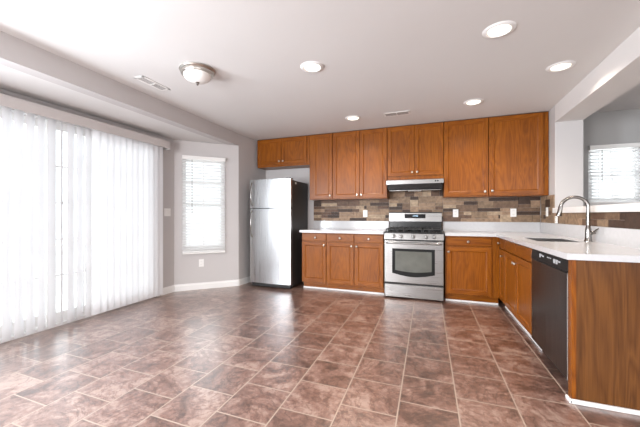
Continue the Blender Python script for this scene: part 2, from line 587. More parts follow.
baseboard('baseboard_left', C0, C1)
baseboard('baseboard_bay_angled', C1, C2)
baseboard('baseboard_patio', C2, (PX, C2[1] - 0.255))
baseboard('baseboard_patio_near', (PX, C2[1] - 2.95), C3)
baseboard('baseboard_dining', (XRIGHT, -0.001), (2.3, -0.001))


# ------------------------------------------------------------------ windows and the sliding door
def frame_matrix(p, dirv):
    """Local x along the wall, local y out of the room, z up."""
    d = Vector((*dirv, 0)).normalized()
    out = Vector((-d.y, d.x, 0)) * -1
    return Matrix(((d.x, out.x, 0, p[0]), (d.y, out.y, 0, p[1]), (0, 0, 1, 0), (0, 0, 0, 1)))


def window(name, mt, x0, x1, z0, z1, cols, rows_per_sash, thin=0.02):
    """Double-hung window in the wall thickness, in wall coordinates."""
    root = struct(MB().box(x0, x0 + 0.022, 0.02, 0.11, z0, z1).box(x1 - 0.022, x1, 0.02, 0.11, z0, z1)
                  .box(x0 + 0.022, x1 - 0.022, 0.02, 0.11, z1 - 0.022, z1).box(x0 + 0.022, x1 - 0.022, 0.02, 0.11, z0, z0 + 0.022).move(mt).build(name, M['white']))
    zm = z0 + (z1 - z0) * 0.5
    for (a, b_, yo) in ((z0 + 0.022, zm + 0.02, 0.05), (zm - 0.02, z1 - 0.022, 0.08)):
        s = MB()
        xa, xb = x0 + 0.022, x1 - 0.022
        s.box(xa, xa + 0.03, yo - 0.015, yo + 0.015, a, b_).box(xb - 0.03, xb, yo - 0.015, yo + 0.015, a, b_)
        s.box(xa + 0.03, xb - 0.03, yo - 0.015, yo + 0.015, a, a + 0.04).box(xa + 0.03, xb - 0.03, yo - 0.015, yo + 0.015, b_ - 0.03, b_)
        for c in range(1, cols):
            xc = xa + (xb - xa) * c / cols
            s.box(xc - thin / 2, xc + thin / 2, yo - 0.008, yo + 0.008, a + 0.03, b_ - 0.03)
        for r_ in range(1, rows_per_sash):
            zc = a + (b_ - a) * r_ / rows_per_sash
            s.box(xa + 0.03, xb - 0.03, yo - 0.007, yo + 0.007, zc - thin / 2, zc + thin / 2)
        so = s.move(mt).build('sash', M['white'], root)
        MB().box(xa + 0.022, xb - 0.022, yo - 0.003, yo + 0.003, a + 0.022, b_ - 0.022).move(mt).build('pane', M['glass'], so)
    return root


def blinds(label, mt, x0, x1, z0, z1, pitch, tilt, wand_at, slat_w=0.048):
    """Horizontal blind hung in front of the window, just inside the room."""
    o = mt @ Vector(((x0 + x1) / 2, -0.03, z0))
    root = thing('horizontal_blinds', label, 'blinds', tuple(o))
    v = MB().box(x0 - 0.004, x1 + 0.004, -0.064, -0.003, z1 - 0.055, z1, 0.004)
    v.move(mt).build('valance', M['plastic'], root)
    s = MB()
    z = z1 - 0.085
    while z > z0 + 0.05:
        dy, dz = math.cos(tilt) * slat_w / 2, math.sin(tilt) * slat_w / 2
        s.extrude([(-0.032 - dy, z - dz), (-0.032 + dy, z + dz), (-0.032 + dy, z + dz + 0.003), (-0.032 - dy, z - dz + 0.003)], 'x', x0, x1)
        z -= pitch
    s.move(mt).build('slats', M['slat'], root)
    MB().box(x0, x1, -0.056, -0.008, z0, z0 + 0.022, 0.004).move(mt).build('bottom_rail', M['plastic'], root)
    for fx in (0.16, 0.84):
        xc = x0 + (x1 - x0) * fx
        MB().box(xc - 0.0015, xc + 0.0015, -0.060, -0.058, z0 + 0.02, z1 - 0.06).move(mt).build('ladder_cord', M['plastic'], root)
    if wand_at:
        MB().tube([(wand_at, -0.075, z1 - 0.06), (wand_at, -0.075, z1 - 0.06 - 0.55 * (z1 - z0))], 0.004, 8).move(mt).build('tilt_wand', M['vent_dark'], root)
    return root


da = ((C2[0] - C1[0]) / L_ANG, (C2[1] - C1[1]) / L_ANG)
MT_A = frame_matrix(C1, da)
window('window_1', MT_A, AW[0], AW[1], AW[2], AW[3], 2, 2)
si = MB().box(AW[0] - 0.006, AW[1] + 0.006, -0.022, 0.02, AW[2] - 0.022, AW[2], 0.004).move(MT_A)
struct(si.build('trim_2', M['white']))
blinds('white horizontal blinds over the narrow window beside the refrigerator', MT_A, AW[0] - 0.005, AW[1] + 0.005, AW[2] - 0.045, AW[3] + 0.02, 0.043, R(38), AW[1] - 0.13)

MT_D = frame_matrix((XRIGHT, 0), (-1, 0))
window('window_2', MT_D, XRIGHT - DW[1], XRIGHT - DW[0], DW[2], DW[3], 2, 1)
struct(MB().box(DW[0] - 0.03, DW[1] + 0.06, -0.04, -0.0, DW[2] - 0.03, DW[2], 0.004).build('trim_3', M['white']))
blinds('white horizontal blinds over the dining room window behind the faucet', MT_D, XRIGHT - DW[1] - 0.005, XRIGHT - DW[0] + 0.003, DW[2] - 0.005, DW[3] + 0.02, 0.043, R(38), XRIGHT - 2.625)

# sliding glass door in the patio wall
MT_P = frame_matrix(C2, (0, -1))
fr = MB()
fr.box(SL[0], SL[0] + 0.045, 0.01, 0.13, 0.0, SL[3]).box(SL[1] - 0.045, SL[1], 0.01, 0.13, 0.0, SL[3])
fr.box(SL[0] + 0.045, SL[1] - 0.045, 0.01, 0.13, SL[3] - 0.045, SL[3]).box(SL[0] + 0.045, SL[1] - 0.045, 0.01, 0.13, 0.0, 0.03)
door = struct(fr.move(MT_P).build('door_1', M['white']))
mid = (SL[0] + SL[1]) / 2
for (a, b_, yo) in ((SL[0] + 0.045, mid + 0.05, 0.05), (mid - 0.05, SL[1] - 0.045, 0.095)):
    s = MB()
    s.box(a, a + 0.08, yo - 0.018, yo + 0.018, 0.03, SL[3] - 0.045).box(b_ - 0.08, b_, yo - 0.018, yo + 0.018, 0.03, SL[3] - 0.045)
    s.box(a + 0.08, b_ - 0.08, yo - 0.018, yo + 0.018, 0.03, 0.14).box(a + 0.08, b_ - 0.08, yo - 0.018, yo + 0.018, SL[3] - 0.125, SL[3] - 0.045)
    for c in range(1, 4):
        xc = a + 0.08 + (b_ - a - 0.16) * c / 4
        s.box(xc - 0.009, xc + 0.009, yo - 0.006, yo + 0.006, 0.14, SL[3] - 0.125)
    for c in range(1, 5):
        zc = 0.14 + (SL[3] - 0.265) * c / 5
        s.box(a + 0.08, b_ - 0.08, yo - 0.005, yo + 0.005, zc - 0.009, zc + 0.009)
    so = s.move(MT_P).build('sliding_panel', M['white'], door)
    MB().box(a + 0.075, b_ - 0.075, yo - 0.003, yo + 0.003, 0.135, SL[3] - 0.12).move(MT_P).build('pane', M['glass'], so)
# casing round the sliding door
cs = MB()
cs.box(SL[0] - 0.055, SL[0] + 0.004, -0.016, 0.012, 0, SL[3] + 0.055, 0.003).box(SL[1] - 0.004, SL[1] + 0.055, -0.016, 0.012, 0, SL[3] + 0.055, 0.003)
cs.box(SL[0], SL[1], -0.016, 0.012, SL[3] - 0.004, SL[3] + 0.055, 0.003)
struct(cs.move(MT_P).build('trim_4', M['white']))

# vertical blinds
vb = thing('vertical_blinds', 'tall white vertical blinds covering the sliding glass door on the left', 'blinds', (-2.87, -3.05, 0.02))
Y0, Y1 = -1.80, -4.36
vl = MB().box(-2.975, -2.858, -4.45, -1.664, 2.200, 2.214, 0.002)
vl.box(-2.872, -2.858, -4.45, -1.664, 2.096, 2.214, 0.004).box(-2.975, -2.858, -1.676, -1.664, 2.085, 2.214, 0.003)
vl.build('valance', M['valance'], vb)
MB().box(-2.935, -2.895, -4.42, -1.72, 2.128, 2.168, 0.003).build('head_rail', M['plastic'], vb)
y = Y0
k = 0
while y > Y1:
    a = R(-16) if y > -2.74 else R(19)
    if -3.10 < y < -3.0:
        a = R(50)
    a += R(random.uniform(-3, 3))
    w = 0.0445
    mb = MB()
    prof = []
    for t in range(7):                       # gently curved vane
        u = -1 + 2 * t / 6
        lx, ly = 0.006 * (1 - u * u), u * w
        px_ = -2.915 + lx * math.cos(a) + ly * math.sin(a)
        py_ = y + (-ly * math.cos(a) + lx * math.sin(a))
        prof.append((px_, py_))
    lo = [mb.bm.verts.new((p[0], p[1], 0.035)) for p in prof]
    hi = [mb.bm.verts.new((p[0], p[1], 2.115)) for p in prof]
    for i in range(6):
        f = mb.bm.faces.new((lo[i], lo[i + 1], hi[i + 1], hi[i])); f.smooth = True
    mb.build('vane', M['vane'], vb)
    MB().box(-2.918, -2.912, y - 0.006, y + 0.006, 2.112, 2.135).build('vane_clip', M['vent_dark'], vb)
    y -= 0.0815 if y > -2.74 else 0.0885
    k += 1


# ------------------------------------------------------------------ cabinet helpers
def knob_mesh(p, axis):
    return MB().lathe([(0.0062, 0), (0.0062, 0.010), (0.0075, 0.014), (0.0150, 0.018), (0.0165, 0.023), (0.0140, 0.028), (0.006, 0.030)], p, axis, 18)


class Face:
    """Maps (s, t, z) on a cabinet front to the world: s along the front, t out of it."""
    def __init__(self, kind, plane):
        self.kind, self.plane = kind, plane

    def box(self, mb, s0, s1, t0, t1, z0, z1, bev=0.0, mi=0):
        if self.kind == 'back':      # fronts face -y; s = x
            mb.box(s0, s1, self.plane - t1, self.plane - t0, z0, z1, bev, mi)
        else:                        # peninsula: fronts face -x; s = y
            mb.box(self.plane - t1, self.plane - t0, s0, s1, z0, z1, bev, mi)

    def pt(self, s, t, z):
        return (s, self.plane - t, z) if self.kind == 'back' else (self.plane - t, s, z)

    def axis(self):
        return (0, -1, 0) if self.kind == 'back' else (-1, 0, 0)

    def oaks(self):
        return [M['oak_v'], M['oak_x'] if self.kind == 'back' else M['oak_y']]


def cabinet_door(fc, s0, s1, z0, z1, parent, knob=None, rail=0.056):
    """Recessed-panel oak door with bevelled inner edge."""
    mb = MB()
    T = 0.02
    fc.box(mb, s0, s0 + rail, 0, T, z0, z1, 0.0025, 0)
    fc.box(mb, s1 - rail, s1, 0, T, z0, z1, 0.0025, 0)
    fc.box(mb, s0 + rail - 0.001, s1 - rail + 0.001, 0, T - 0.0004, z0, z0 + rail, 0.002, 1)
    fc.box(mb, s0 + rail - 0.001, s1 - rail + 0.001, 0, T - 0.0004, z1 - rail, z1, 0.002, 1)
    fc.box(mb, s0 + rail - 0.002, s1 - rail + 0.002, 0.002, 0.011, z0 + rail - 0.002, z1 - rail + 0.002, 0, 0)
    # sloping bead round the panel
    a0, a1, b0, b1 = s0 + rail, s1 - rail, z0 + rail, z1 - rail
    w = 0.010

    def q(pts, mi):
        f = mb.bm.faces.new([mb.bm.verts.new(fc.pt(*p)) for p in pts]); f.material_index = mi
    q([(a0, 0.017, b0), (a0, 0.017, b1), (a0 + w, 0.0112, b1 - w), (a0 + w, 0.0112, b0 + w)], 0)
    q([(a1, 0.017, b0), (a1 - w, 0.0112, b0 + w), (a1 - w, 0.0112, b1 - w), (a1, 0.017, b1)], 0)
    q([(a0, 0.017, b0), (a0 + w, 0.0112, b0 + w), (a1 - w, 0.0112, b0 + w), (a1, 0.017, b0)], 1)
    q([(a0, 0.017, b1), (a1, 0.017, b1), (a1 - w, 0.0112, b1 - w), (a0 + w, 0.0112, b1 - w)], 1)
    d = mb.build('door', fc.oaks(), parent)
    if knob:
        knob_mesh(fc.pt(knob[0], T, knob[1]), fc.axis()).build('knob', M['knob'], d)
    return d


def drawer_front(fc, s0, s1, z0, z1, parent, knob=None):
    mb = MB()
    fc.box(mb, s0, s1, 0, 0.019, z0, z1, 0.005, 1)
    d = mb.build('drawer', fc.oaks(), parent)
    if knob:
        knob_mesh(fc.pt(knob[0], 0.019, knob[1]), fc.axis()).build('knob', M['knob'], d)
    return d


def carcass(fc, s0, s1, depth, z0, z1, parent, toe=False, white_trim=True, low=None):
    mb = MB()
    e = 0.0015
    if toe:
        fc.box(mb, s0 + e, s1 - e, -depth, 0, 0.105, low or z1, 0.0, 0)
        if low:
            fc.box(mb, s0 + e, s1 - e, -0.02, 0, low, z1, 0.0, 0)
        fc.box(mb, s0 + e, s1 - e, -depth, -0.07, 0.0, 0.105, 0.0, 1)
    else:
        fc.box(mb, s0 + e, s1 - e, -depth, 0, z0, z1, 0.0015, 0)
    c = mb.build('body', fc.oaks(), parent)
    if toe and white_trim:
        t = MB()
        fc.box(t, s0 + e, s1 - e, -0.07, -0.052, 0.0, 0.024, 0.005)
        t.build('shoe_molding', M['white'], parent)
    return c


# ------------------------------------------------------------------ upper cabinets
UF = Face('back', -0.31)
ZT = H - 0.004


def upper(label, s0, s1, zb, doors, knobs, dz0=0.016, top=0.014, frame=0.012, group='oak wall cabinets along the back wall', filler=None):
    t = thing('wall_cabinet', label, 'cabinet', ((s0 + s1) / 2, -0.155, zb), group)
    carcass(UF, s0, s1, 0.305, zb, ZT, t)
    for (a, b_), kn in zip(doors, knobs):
        cabinet_door(UF, a, b_, zb + dz0, ZT - top, t, kn)
    m = MB(); UF.box(m, s0 + 0.002, s1 - 0.002, 0, 0.006, ZT - 0.010, ZT - 0.001)
    m.build('top_trim', M['gap'], t)
    return t


upper('low wide oak cabinet hung over the refrigerator, against the left wall', -2.226, -1.245, 1.978,
      [(-2.218, -1.757), (-1.751, -1.292)], [(-1.790, 2.065), (-1.716, 2.065)], dz0=0.03)
upper('narrow tall single-door oak wall cabinet just right of the refrigerator', -1.245, -0.846, 1.400,
      [(-1.188, -0.850)], [(-0.885, 1.462)])
upper('tall double-door oak wall cabinet between the narrow one and the range hood', -0.846, 0.004, 1.400,
      [(-0.842, -0.4165), (-0.4115, 0.000)], [(-0.448, 1.462), (-0.381, 1.462)])
upper('short double-door oak wall cabinet directly above the range hood', 0.004, 0.779, 1.658,
      [(0.008, 0.386), (0.391, 0.775)], [(0.358, 1.772), (0.428, 1.772)], dz0=0.066)
upper('tall single-door oak wall cabinet directly right of the range hood', 0.779, 1.331, 1.400,
      [(0.783, 1.326)], [(1.286, 1.466)])
upper('wide single-door oak wall cabinet at the far right by the white column', 1.331, bx(-0.31) - 0.004, 1.400,
      [(1.335, 1.940)], [(1.372, 1.474)])

# ------------------------------------------------------------------ base cabinets
BF = Face('back', -0.58)
CT0, CT1 = 0.878, 0.916          # countertop underside and top


def base(label, fc, s0, s1, drawers, doors, group, depth=0.575, loc=None, z_d=(0.752, 0.862), z_o=(0.122, 0.735), trim=True, low=None):
    t = thing('base_cabinet', label, 'cabinet', loc, group)
    carcass(fc, s0, s1, depth, 0, CT0 - 0.001, t, True, trim, low)
    for (a, b_, kn) in drawers:
        drawer_front(fc, a, b_, *z_d, t, kn)
    for (a, b_, kn) in doors:
        cabinet_door(fc, a, b_, *z_o, t, kn)
    return t


base('single-door oak base cabinet beside the refrigerator', BF, -1.268, -0.865,
     [(-1.262, -0.869, (-1.036, 0.805))], [(-1.262, -0.869, (-0.898, 0.690))], 'oak base cabinets', loc=(-1.07, -0.29, 0))
base('double-door oak base cabinet touching the left side of the range', BF, -0.865, -0.012,
     [(-0.861, -0.442, (-0.649, 0.805)), (-0.430, -0.017, (-0.222, 0.805))],
     [(-0.861, -0.442, (-0.474, 0.690)), (-0.430, -0.017, (-0.398, 0.690))], 'oak base cabinets', loc=(-0.44, -0.29, 0))
base('single-door oak base cabinet touching the right side of the range', BF, 0.785, 1.41,
     [(0.800, 1.322, (1.055, 0.805))], [(0.800, 1.322, (0.826, 0.668))], 'oak base cabinets', loc=(1.06, -0.29, 0))
XPF = 1.412
PF = Face('pen', XPF)
base('slim oak base cabinet tucked in the inside corner of the counter', PF, -0.925, -0.60,
     [(-0.920, -0.640, (-0.705, 0.805))], [(-0.920, -0.640, (-0.845, 0.664))], 'oak base cabinets', loc=(1.68, -0.76, 0), depth=0.50)
base('oak sink cabinet with two doors directly left of the dishwasher', PF, -1.915, -0.925,
     [(-1.412, -0.930, None), (-1.910, -1.416, None)],
     [(-1.412, -0.930, (-1.382, 0.664)), (-1.910, -1.416, (-1.455, 0.664))], 'oak base cabinets', loc=(1.68, -1.42, 0), depth=0.50, low=0.70)
# end panel of the peninsula
ep = thing('end_panel', 'large brown oak end panel closing the peninsula beside the dishwasher', 'cabinet panel', (1.68, -2.70, 0))
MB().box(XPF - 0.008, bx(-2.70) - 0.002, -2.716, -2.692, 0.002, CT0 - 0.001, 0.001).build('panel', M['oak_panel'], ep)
MB().box(XPF - 0.020, XPF + 0.004, -2.7165, -2.668, 0.002, CT0 - 0.001, 0.002).build('stile', M['oak_v'], ep)
MB().box(XPF - 0.036, XPF - 0.021, -2.737, -2.668, 0.0, 0.022, 0.004).box(XPF - 0.036, bx(-2.71) - 0.004, -2.737, -2.718, 0.0, 0.026, 0.005).build('shoe_molding', M['white'], ep)

# ------------------------------------------------------------------ countertops
lc = thing('countertop', 'short white quartz countertop between refrigerator and range', 'countertop', (-0.63, -0.3, CT0))
MB().box(-1.292, -0.008, -0.635, -0.002, CT0, CT1, 0.003).build('slab', M['quartz'], lc)
tag(MB().box(-1.285, -0.008, -0.022, -0.002, CT1, 1.050, 0.002).build('counter_upstand', M['quartz']), 'low white quartz upstand behind the short counter beside the refrigerator', 'upstand')

rc = thing('countertop', 'long L-shaped white quartz countertop with the sink', 'countertop', (1.6, -1.2, CT0))
XE, YEND = 1.362, -2.738
SX0, SX1, SY0, SY1 = 1.490, 1.815, -1.74, -1.27
top = MB()
g = 0.003
top.prism([(0.781, -0.002), (0.781, -0.635), (XE, -0.635), (XE, SY1), (bx(SY1, -g), SY1), (bx(0, -g), -0.002)], CT0, CT1)
top.prism([(XE, SY1), (XE, SY0), (SX0, SY0), (SX0, SY1)], CT0, CT1)
top.prism([(SX1, SY1), (SX1, SY0), (bx(SY0, -g), SY0), (bx(SY1, -g), SY1)], CT0, CT1)
top.prism([(XE, SY0), (XE, YEND), (bx(YEND, -g), YEND), (bx(SY0, -g), SY0)], CT0, CT1)
bmesh.ops.remove_doubles(top.bm, verts=top.bm.verts[:], dist=0.0002)
top.build('slab', M['quartz'], rc)
tag(MB().box(0.781, bx(0) - 0.024, -0.022, -0.002, CT1, 1.050, 0.002).build('counter_upstand', M['quartz']),
    'low white quartz upstand along the back wall right of the range', 'upstand')
tag(MB().prism([(bx(0, -0.023), -0.002), (bx(YE, -0.023), YE + 0.002), (bx(YE, -g), YE + 0.002), (bx(0, -g), -0.002)], CT1, 1.050).build('counter_upstand', M['quartz']),
    'long white quartz upstand along the half wall behind the faucet', 'upstand')

# ------------------------------------------------------------------ ledger stone backsplash
def stones(mapper, s0, s1, z0, z1, rows=9, seed=3):
    rnd = random.Random(seed)
    mb = MB()
    zs = [z0]
    hgt = (z1 - z0) / rows
    for r_ in range(rows):
        zs.append(zs[-1] + hgt)
    # some stones span two courses; keep a mask of what is taken
    step = 0.02
    n = int((s1 - s0) / step) + 1
    taken = [[False] * n for _ in range(rows)]
    for r_ in range(rows):
        i = 0
        while i < n:
            if taken[r_][i]:
                i += 1
                continue
            run = rnd.choice([6, 7, 9, 10, 12, 14, 15])
            j = i
            while j < n and j - i < run and not taken[r_][j]:
                j += 1
            if n - j < 3:
                j = n if not any(taken[r_][j:]) else j
            tall = rnd.random() < 0.30 and r_ + 1 < rows and (j - i) >= 3 and not any(taken[r_ + 1][i:j])
            for q_ in range(i, min(j, n)):
                taken[r_][q_] = True
                if tall:
                    taken[r_ + 1][q_] = True
            a, b_ = s0 + i * step, min(s1, s0 + j * step)
            if b_ - a > 0.004:
                mapper(mb, a + 0.0008, b_ - 0.0008, zs[r_] + 0.0008, zs[r_ + (2 if tall else 1)] - 0.0008,
                       0.008 + rnd.random() * 0.007, rnd.choices(range(6), [24, 9, 22, 15, 20, 10])[0])
            i = j
    return mb


def map_back(mb, a, b_, za, zb, d, mi):
    mb.box(a, b_, -0.001 - d, -0.001, za, zb, 0.0012, mi, 1)


def map_half(mb, a, b_, za, zb, d, mi):
    # a..b measured from y=0 towards the camera on the half wall
    g_ = 0.001
    mb.prism([(bx(-a, -g_), -a), (bx(-b_, -g_), -b_), (bx(-b_, -g_ - d), -b_), (bx(-a, -g_ - d), -a)], za, zb, mi)


bs = stones(map_back, -1.282, -0.006, 1.051, 1.398, 7, 3)
tag(bs.build('backsplash', STONES), 'brown ledger stone backsplash above the short counter left of the range', 'backsplash')
bs = stones(map_back, -0.004, 0.781, 0.925, 1.640, 14, 11)
tag(bs.build('backsplash', STONES), 'brown ledger stone backsplash behind the range and under the hood', 'backsplash')
bs = stones(map_back, 0.783, bx(0) - 0.018, 1.051, 1.398, 7, 5)
tag(bs.build('backsplash', STONES), 'brown ledger stone backsplash right of the range on the back wall', 'backsplash')
bs = stones(map_half, 0.018, 0.518, 1.051, 1.398, 7, 9)
tag(bs.build('backsplash', STONES), 'narrow brown ledger stone strip on the side of the white column', 'backsplash')
bs = stones(map_half, 0.521, 2.735, 1.051, 1.174, 2, 21)
tag(bs.build('backsplash', STONES), 'low brown ledger stone band on the half wall behind the faucet', 'backsplash')


# ------------------------------------------------------------------ electrical plates
def plate(name, label, mt, group=None, switch=False, w=0.072, h=0.115):
    """Plate on a wall: local x along the wall, local -y into the room, centred on the origin."""
    o = mt.to_translation()
    t = thing(name, label, 'light switch' if switch else 'power outlet', tuple(o), group)
    MB().box(-w / 2, w / 2, -0.006, 0.0, -h / 2, h / 2, 0.002).move(mt).build('cover_plate', M['plastic'], t)
    if switch:
        n = 2 if w > 0.1 else 1
        for i in range(n):
            xc = (i - (n - 1) / 2) * 0.046
            MB().extrude([(-0.006, -0.033), (-0.0075, -0.033), (-0.011, 0.033), (-0.006, 0.033)], 'x', xc - 0.016, xc + 0.016).move(mt).build('rocker', M['plastic'], t)
    else:
        for zc in (0.025, -0.025):
            rc_ = MB().box(-0.017, 0.017, -0.008, -0.0055, zc - 0.016, zc + 0.016, 0.003).move(mt).build('receptacle', M['plastic'], t)
            MB().box(-0.008, -0.0055, -0.0084, -0.0078, zc - 0.004, zc + 0.006).box(0.0055, 0.008, -0.0084, -0.0078, zc - 0.004, zc + 0.006).move(mt).build('slots', M['slot'], rc_)
    return t


G = 'white power outlets on the stone backsplash'
for x, z, lb in ((-0.381, 1.172, 'white power outlet on the backsplash left of the range'),
                 (0.954, 1.176, 'white power outlet on the backsplash just right of the range'),
                 (1.681, 1.182, 'white power outlet on the backsplash toward the right corner')):
    plate('power_outlet', lb, Matrix.Translation((x, -0.0165, z)), G)
RH = Matrix.Rotation(R(-90), 4, 'Z')
plate('power_outlet', 'white power outlet on the stone side of the white column', Matrix.Translation((bx(-0.30, -0.017), -0.30, 1.190)) @ RH, G)
plate('power_outlet', 'white power outlet low on the half wall left of the faucet', Matrix.Translation((bx(-0.66, -0.0245), -0.66, 1.095)) @ RH, G, h=0.085)
plate('power_outlet', 'white power outlet low on the angled wall below the narrow window',
      MT_A @ Matrix.Translation((0.575, 0.0, 0.405)))
plate('light_switch', 'white double light switch between the sliding door and the narrow window',
      MT_P @ Matrix.Translation((0.135, 0.0, 1.19)), switch=True, w=0.118)

# ------------------------------------------------------------------ refrigerator
fx0, fx1, ff, fb = -2.105, -1.385, -0.765, -0.03
fg = thing('refrigerator', 'top-freezer refrigerator with bright stainless doors and black sides', 'refrigerator', ((fx0 + fx1) / 2, -0.4, 0))
MB().box(fx0, fx1, ff + 0.075, fb, 0.035, 1.695, 0.006).build('body', M['fridge_side'], fg)
for nm, z0, z1 in (('freezer_door', 1.262, 1.712), ('fridge_door', 0.075, 1.248)):
    mb = MB()
    # slightly bowed front
    prof = []
    for i in range(13):
        u = i / 12
        x = fx0 + 0.001 + (fx1 - fx0 - 0.002) * u
        bow = 0.018 * (1 - (2 * u - 1) ** 2)
        edge = 0.010 if i in (0, 12) else 0.0
        prof.append((x, ff - bow + edge))
    prof += [(fx1 - 0.001, ff + 0.066), (fx0 + 0.001, ff + 0.066)]
    mb.extrude(prof, 'z', z0, z1)
    for f in mb.bm.faces:
        if len(f.verts) == 4 and f.calc_center_median().y < ff + 0.006:
            f.smooth = True
    d = mb.build(nm, M['steel_v'], fg)
    hz0, hz1 = (1.30, 1.66) if nm == 'freezer_door' else (0.80, 1.215)
    hp = [(fx0 + 0.05, ff - 0.002, hz0), (fx0 + 0.05, ff - 0.030, hz0 + 0.015), (fx0 + 0.052, ff - 0.047, hz0 + 0.06), (fx0 + 0.053, ff - 0.055, (hz0 + hz1) / 2),
          (fx0 + 0.052, ff - 0.047, hz1 - 0.06), (fx0 + 0.05, ff - 0.030, hz1 - 0.015), (fx0 + 0.05, ff - 0.002, hz1)]
    MB().tube(hp, 0.011, 12).build('handle', M['chrome'], d)
    # dark gasket line behind the door
MB().box(fx0 + 0.01, fx1 - 0.01, ff + 0.064, ff + 0.078, 0.08, 1.70).build('door_gasket', M['black_matte'], fg)
MB().box(fx0 + 0.02, fx1 - 0.02, ff + 0.04, ff + 0.10, 0.012, 0.072, 0.004).build('toe_grille', M['black_matte'], fg)
MB().box(fx1 - 0.09, fx1 - 0.004, ff - 0.004, ff + 0.06, 1.247, 1.263, 0.003).build('hinge', M['chrome'], fg)
MB().box(fx1 - 0.08, fx1 - 0.01, ff + 0.02, ff + 0.13, 1.7125, 1.725, 0.004).build('hinge_cover', M['black_matte'], fg)
MB().lathe([(0.014, 0), (0.016, 0.003), (0.003, 0.004)], (fx1 - 0.0005, -0.56, 1.655), (1, 0, 0), 20).build('badge', M['plastic'], fg)
MB().box(fx0 + 0.028, fx0 + 0.056, ff - 0.0125, ff - 0.004, 1.675, 1.684, 0.001).build('badge', M['chrome'], fg)
for x in (fx0 + 0.06, fx1 - 0.06):
    for y in (ff + 0.13, fb - 0.08):
        MB().lathe([(0.02, 0), (0.02, 0.02), (0.012, 0.022), (0.012, 0.037)], (x, y, 0), n=16).build('foot', M['black_matte'], fg)

# ------------------------------------------------------------------ gas range
rx0, rx1 = 0.004, 0.766
rf = -0.655
rg = thing('gas_range', 'freestanding stainless gas range with black cooktop and oven window', 'stove', (0.385, -0.34, 0))
MB().box(rx0, rx1, rf + 0.03, -0.02, 0.02, 0.900, 0.003).build('body', M['black'], rg)
# storage drawer
MB().box(rx0 + 0.002, rx1 - 0.002, rf - 0.005, rf + 0.03, 0.022, 0.196, 0.006).build('drawer', M['steel'], rg)
# oven door with arched window frame
od = MB().box(rx0 + 0.002, rx1 - 0.002, rf - 0.008, rf + 0.03, 0.222, 0.798, 0.006).build('oven_door', M['steel'], rg)
wf = MB()
pts = [(0.112, 0.690), (0.112, 0.352)]
for i in range(1, 16):
    u = i / 16
    pts.append((0.112 + 0.546 * u, 0.352 - 0.042 * math.sin(math.pi * u)))
pts += [(0.658, 0.352), (0.658, 0.690)]
lo = [wf.bm.verts.new((x, rf - 0.0085, z)) for x, z in pts]
hi = [wf.bm.verts.new((x, rf - 0.0125, z)) for x, z in pts]
wf.bm.faces.new(lo); wf.bm.faces.new(hi[::-1])
for i in range(len(pts)):
    wf.bm.faces.new((lo[i], lo[(i + 1) % len(pts)], hi[(i + 1) % len(pts)], hi[i]))
wfo = wf.build('window_frame', M['frame_black'], od)
gl = MB()
pts = [(0.152, 0.655), (0.152, 0.395)]
for i in range(1, 12):
    u = i / 12
    pts.append((0.152 + 0.466 * u, 0.395 - 0.022 * math.sin(math.pi * u)))
pts += [(0.618, 0.395), (0.618, 0.655)]
lo = [gl.bm.verts.new((x, rf - 0.0126, z)) for x, z in pts]
hi = [gl.bm.verts.new((x, rf - 0.0140, z)) for x, z in pts]
gl.bm.faces.new(lo); gl.bm.faces.new(hi[::-1])
for i in range(len(pts)):
    gl.bm.faces.new((lo[i], lo[(i + 1) % len(pts)], hi[(i + 1) % len(pts)], hi[i]))
gl.build('oven_glass', M['oven_glass'], od)
hp = [(rx0 + 0.035, rf - 0.008, 0.765), (rx0 + 0.035, rf - 0.045, 0.768), (rx0 + 0.06, rf - 0.058, 0.769)]
hp += [(rx0 + 0.06 + (rx1 - rx0 - 0.12) * i / 10, rf - 0.058 - 0.008 * math.sin(math.pi * i / 10), 0.769) for i in range(1, 10)]
hp += [(rx1 - 0.06, rf - 0.058, 0.769), (rx1 - 0.035, rf - 0.045, 0.768), (rx1 - 0.035, rf - 0.008, 0.765)]
MB().tube(hp, 0.0125, 14).build('handle', M['steel'], od)
MB().box(rx0 + 0.004, rx1 - 0.004, rf + 0.004, rf + 0.028, 0.199, 0.221).build('gap', M['black_matte'], rg)
# control panel with five knobs
cp = MB()
cp.extrude([(rf + 0.03, 0.812), (rf - 0.018, 0.816), (rf - 0.004, 0.896), (rf + 0.03, 0.902)], 'x', rx0 + 0.001, rx1 - 0.001)
cpo = cp.build('control_panel', M['steel'], rg)
for x in (0.129, 0.226, 0.387, 0.548, 0.645):
    ax = (0, -0.985, 0.17)
    kb = MB().lathe([(0.027, 0), (0.027, 0.006), (0.022, 0.010), (0.0205, 0.030), (0.018, 0.034), (0.004, 0.035)], (x, rf - 0.012, 0.857), ax, 24).build('burner_knob', M['steel'], cpo)
    MB().box(x - 0.003, x + 0.003, rf - 0.052, rf - 0.040, 0.846, 0.882, 0.001).build('pointer', M['chrome'], kb)
